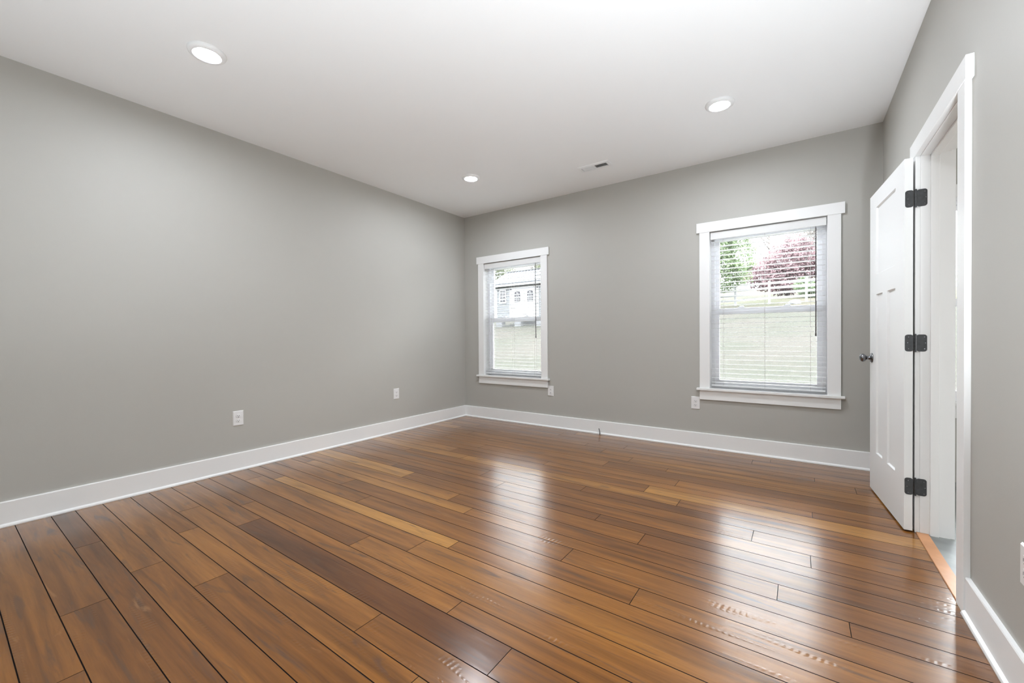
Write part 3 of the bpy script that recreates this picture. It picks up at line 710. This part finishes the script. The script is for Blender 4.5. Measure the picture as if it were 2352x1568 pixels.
# ---- trees
def rot_to(d):
    return Vector((0, 0, 1)).rotation_difference(d).to_matrix()
def tree(x, y, trunk_h, blobs, nleaf, size, leafmat, label, name='leafy_tree', group=None, seed=1, branches=0, shell=.55):
    rn = random.Random(seed); z = ground_z(x, y)-.1
    t = empty(name, (x, y, z), label, 'tree', group)
    bm = BM(); topz = max(b[2] for b in blobs)
    pts = [(0, 0, 0), (.05, 0, trunk_h*.5), (0, .05, trunk_h), (0, 0, topz*.9)]
    tube(bm, pts, [.17, .14, .11, .04], 8)
    for b in blobs:
        s = Vector((0, 0, trunk_h*.8)); e = Vector(b[:3]); mid = (s+e)/2+Vector((0, 0, -.15)); tube(bm, [s, mid, e], [.07, .05, .02], 6)
    for k in range(branches):
        a = rn.uniform(0, 6.283); p = Vector((0, 0, rn.uniform(trunk_h*.5, topz))); r = .06
        pp = [p.copy()]; rr = [r]; d = Vector((math.cos(a), math.sin(a), rn.uniform(.4, 1.4))).normalized()
        for q in range(6):
            p = p+d*rn.uniform(.35, .6); d = (d+Vector((rn.uniform(-.35, .35), rn.uniform(-.35, .35), rn.uniform(-.1, .3)))).normalized(); r *= .68; pp.append(p.copy()); rr.append(max(.012, r))
            for w in range(3):
                a2 = p+(d+Vector((rn.uniform(-1, 1), rn.uniform(-1, 1), rn.uniform(-.4, .8)))).normalized()*rn.uniform(.3, .8); tube(bm, [p, (p+a2)/2+Vector((0, 0, .04)), a2], [.014, .011, .007], 4)
        tube(bm, pp, rr, 6)
    obj('trunk', bm, M['bark'], t)
    if nleaf:
        bm = BM(); tot = sum(b[3]**2 for b in blobs)
        for b in blobs:
            for _ in range(int(nleaf*b[3]**2/tot)):
                d = Vector((rn.gauss(0, 1), rn.gauss(0, 1), rn.gauss(0, 1))).normalized(); r = b[3]*(shell+(1.05-shell)*rn.random()**.7)
                p = Vector(b[:3])+Vector((d.x*r, d.y*r, d.z*r*(b[4] if len(b) > 4 else 1)))
                p += Vector((mn.noise(p*1.5), mn.noise(p*1.5+Vector((9, 0, 0))), mn.noise(p*1.5+Vector((0, 9, 0)))))*.35
                nr = (d+Vector((rn.uniform(-1, 1), rn.uniform(-1, 1), rn.uniform(-.6, 1.2)))).normalized(); R = rot_to(nr); s = size*rn.uniform(.6, 1.3); a = rn.uniform(0, 6.28)
                vs = []
                for q, (lx, ly) in enumerate(((-1, 0), (-.2, .45), (1, 0), (-.2, -.45))):
                    xx = lx*math.cos(a)-ly*math.sin(a); yy = lx*math.sin(a)+ly*math.cos(a); vs.append(bm.verts.new(p+R @ Vector((xx*s, yy*s, 0))))
                bm.faces.new(vs)
        obj('foliage', bm, leafmat, t, recalc=False)
    return t
tree(-1.9, 26.0, 1.4, [(1.5, 0, 2.5, 1.35), (2.3, .1, 3.5, 1.2), (0, 0, 3.2, 1.6), (1.0, 0, 4.4, 1.6), (2.0, .3, 5.2, 1.4), (2.5, -.2, 2.3, .9)], 15000, .085, M['lime'], 'lime green leafy tree at the left of the window by the door', seed=3)
tree(3.0, 38.0, 1.2, [(.2, 0, 3.1, 2.0, .8), (1.9, .4, 2.7, 1.6, .8), (-1.7, 0, 2.2, 1.7, .8), (.6, 0, 4.3, 1.2, .8), (3.2, .4, 2.0, 1.3), (-.2, -.4, 1.6, 1.9, .7)], 17000, .11, M['maple'], 'dark maroon maple tree behind the white fence', 'maple_tree', seed=5)
tree(6.2, 44.0, 2.2, [(0, 0, 4.5, 2.2), (1.8, .3, 4.0, 1.9), (-1.2, 0, 5.8, 1.6), (2.6, 0, 6.0, 1.7)], 5200, .12, M['tan'], 'tan budding tree behind the maroon maple on its right', 'budding_tree', seed=6, branches=14, shell=.2)
tree(1.3, 46.0, 3.0, [(0, 0, 8.2, .4)], 0, .1, M['tan'], 'bare branched tree showing pale sky between its twigs', 'bare_tree', seed=8, branches=26)
tree(4.3, 33.0, .3, [(0, 0, .9, .75), (.4, 0, .6, .5)], 1600, .09, M['shrub'], 'small green bush just behind the fence under the maple', 'garden_bush', seed=9)
hz = [(-21.2, 27.5, 'pale green tree behind the left end of the shed'), (-13.4, 27.5, 'pale green tree behind the right of the shed, mostly hidden'), (-18.8, 35.5, 'tan budding tree farther off behind the right of the shed')]
for k, (x, y, lb) in enumerate(hz):
    tree(x, y, 2.0, [(0, 0, 3.6, 2.0), (1.2, 0, 5.0, 1.7), (-1.2, .2, 5.2, 1.6), (.2, 0, 6.6, 1.5), (-.4, 0, 2.2, 1.8)], 9000, .12, M['tan'] if k == 2 else M['pale'], lb, group='trees behind the shed', seed=20+k)
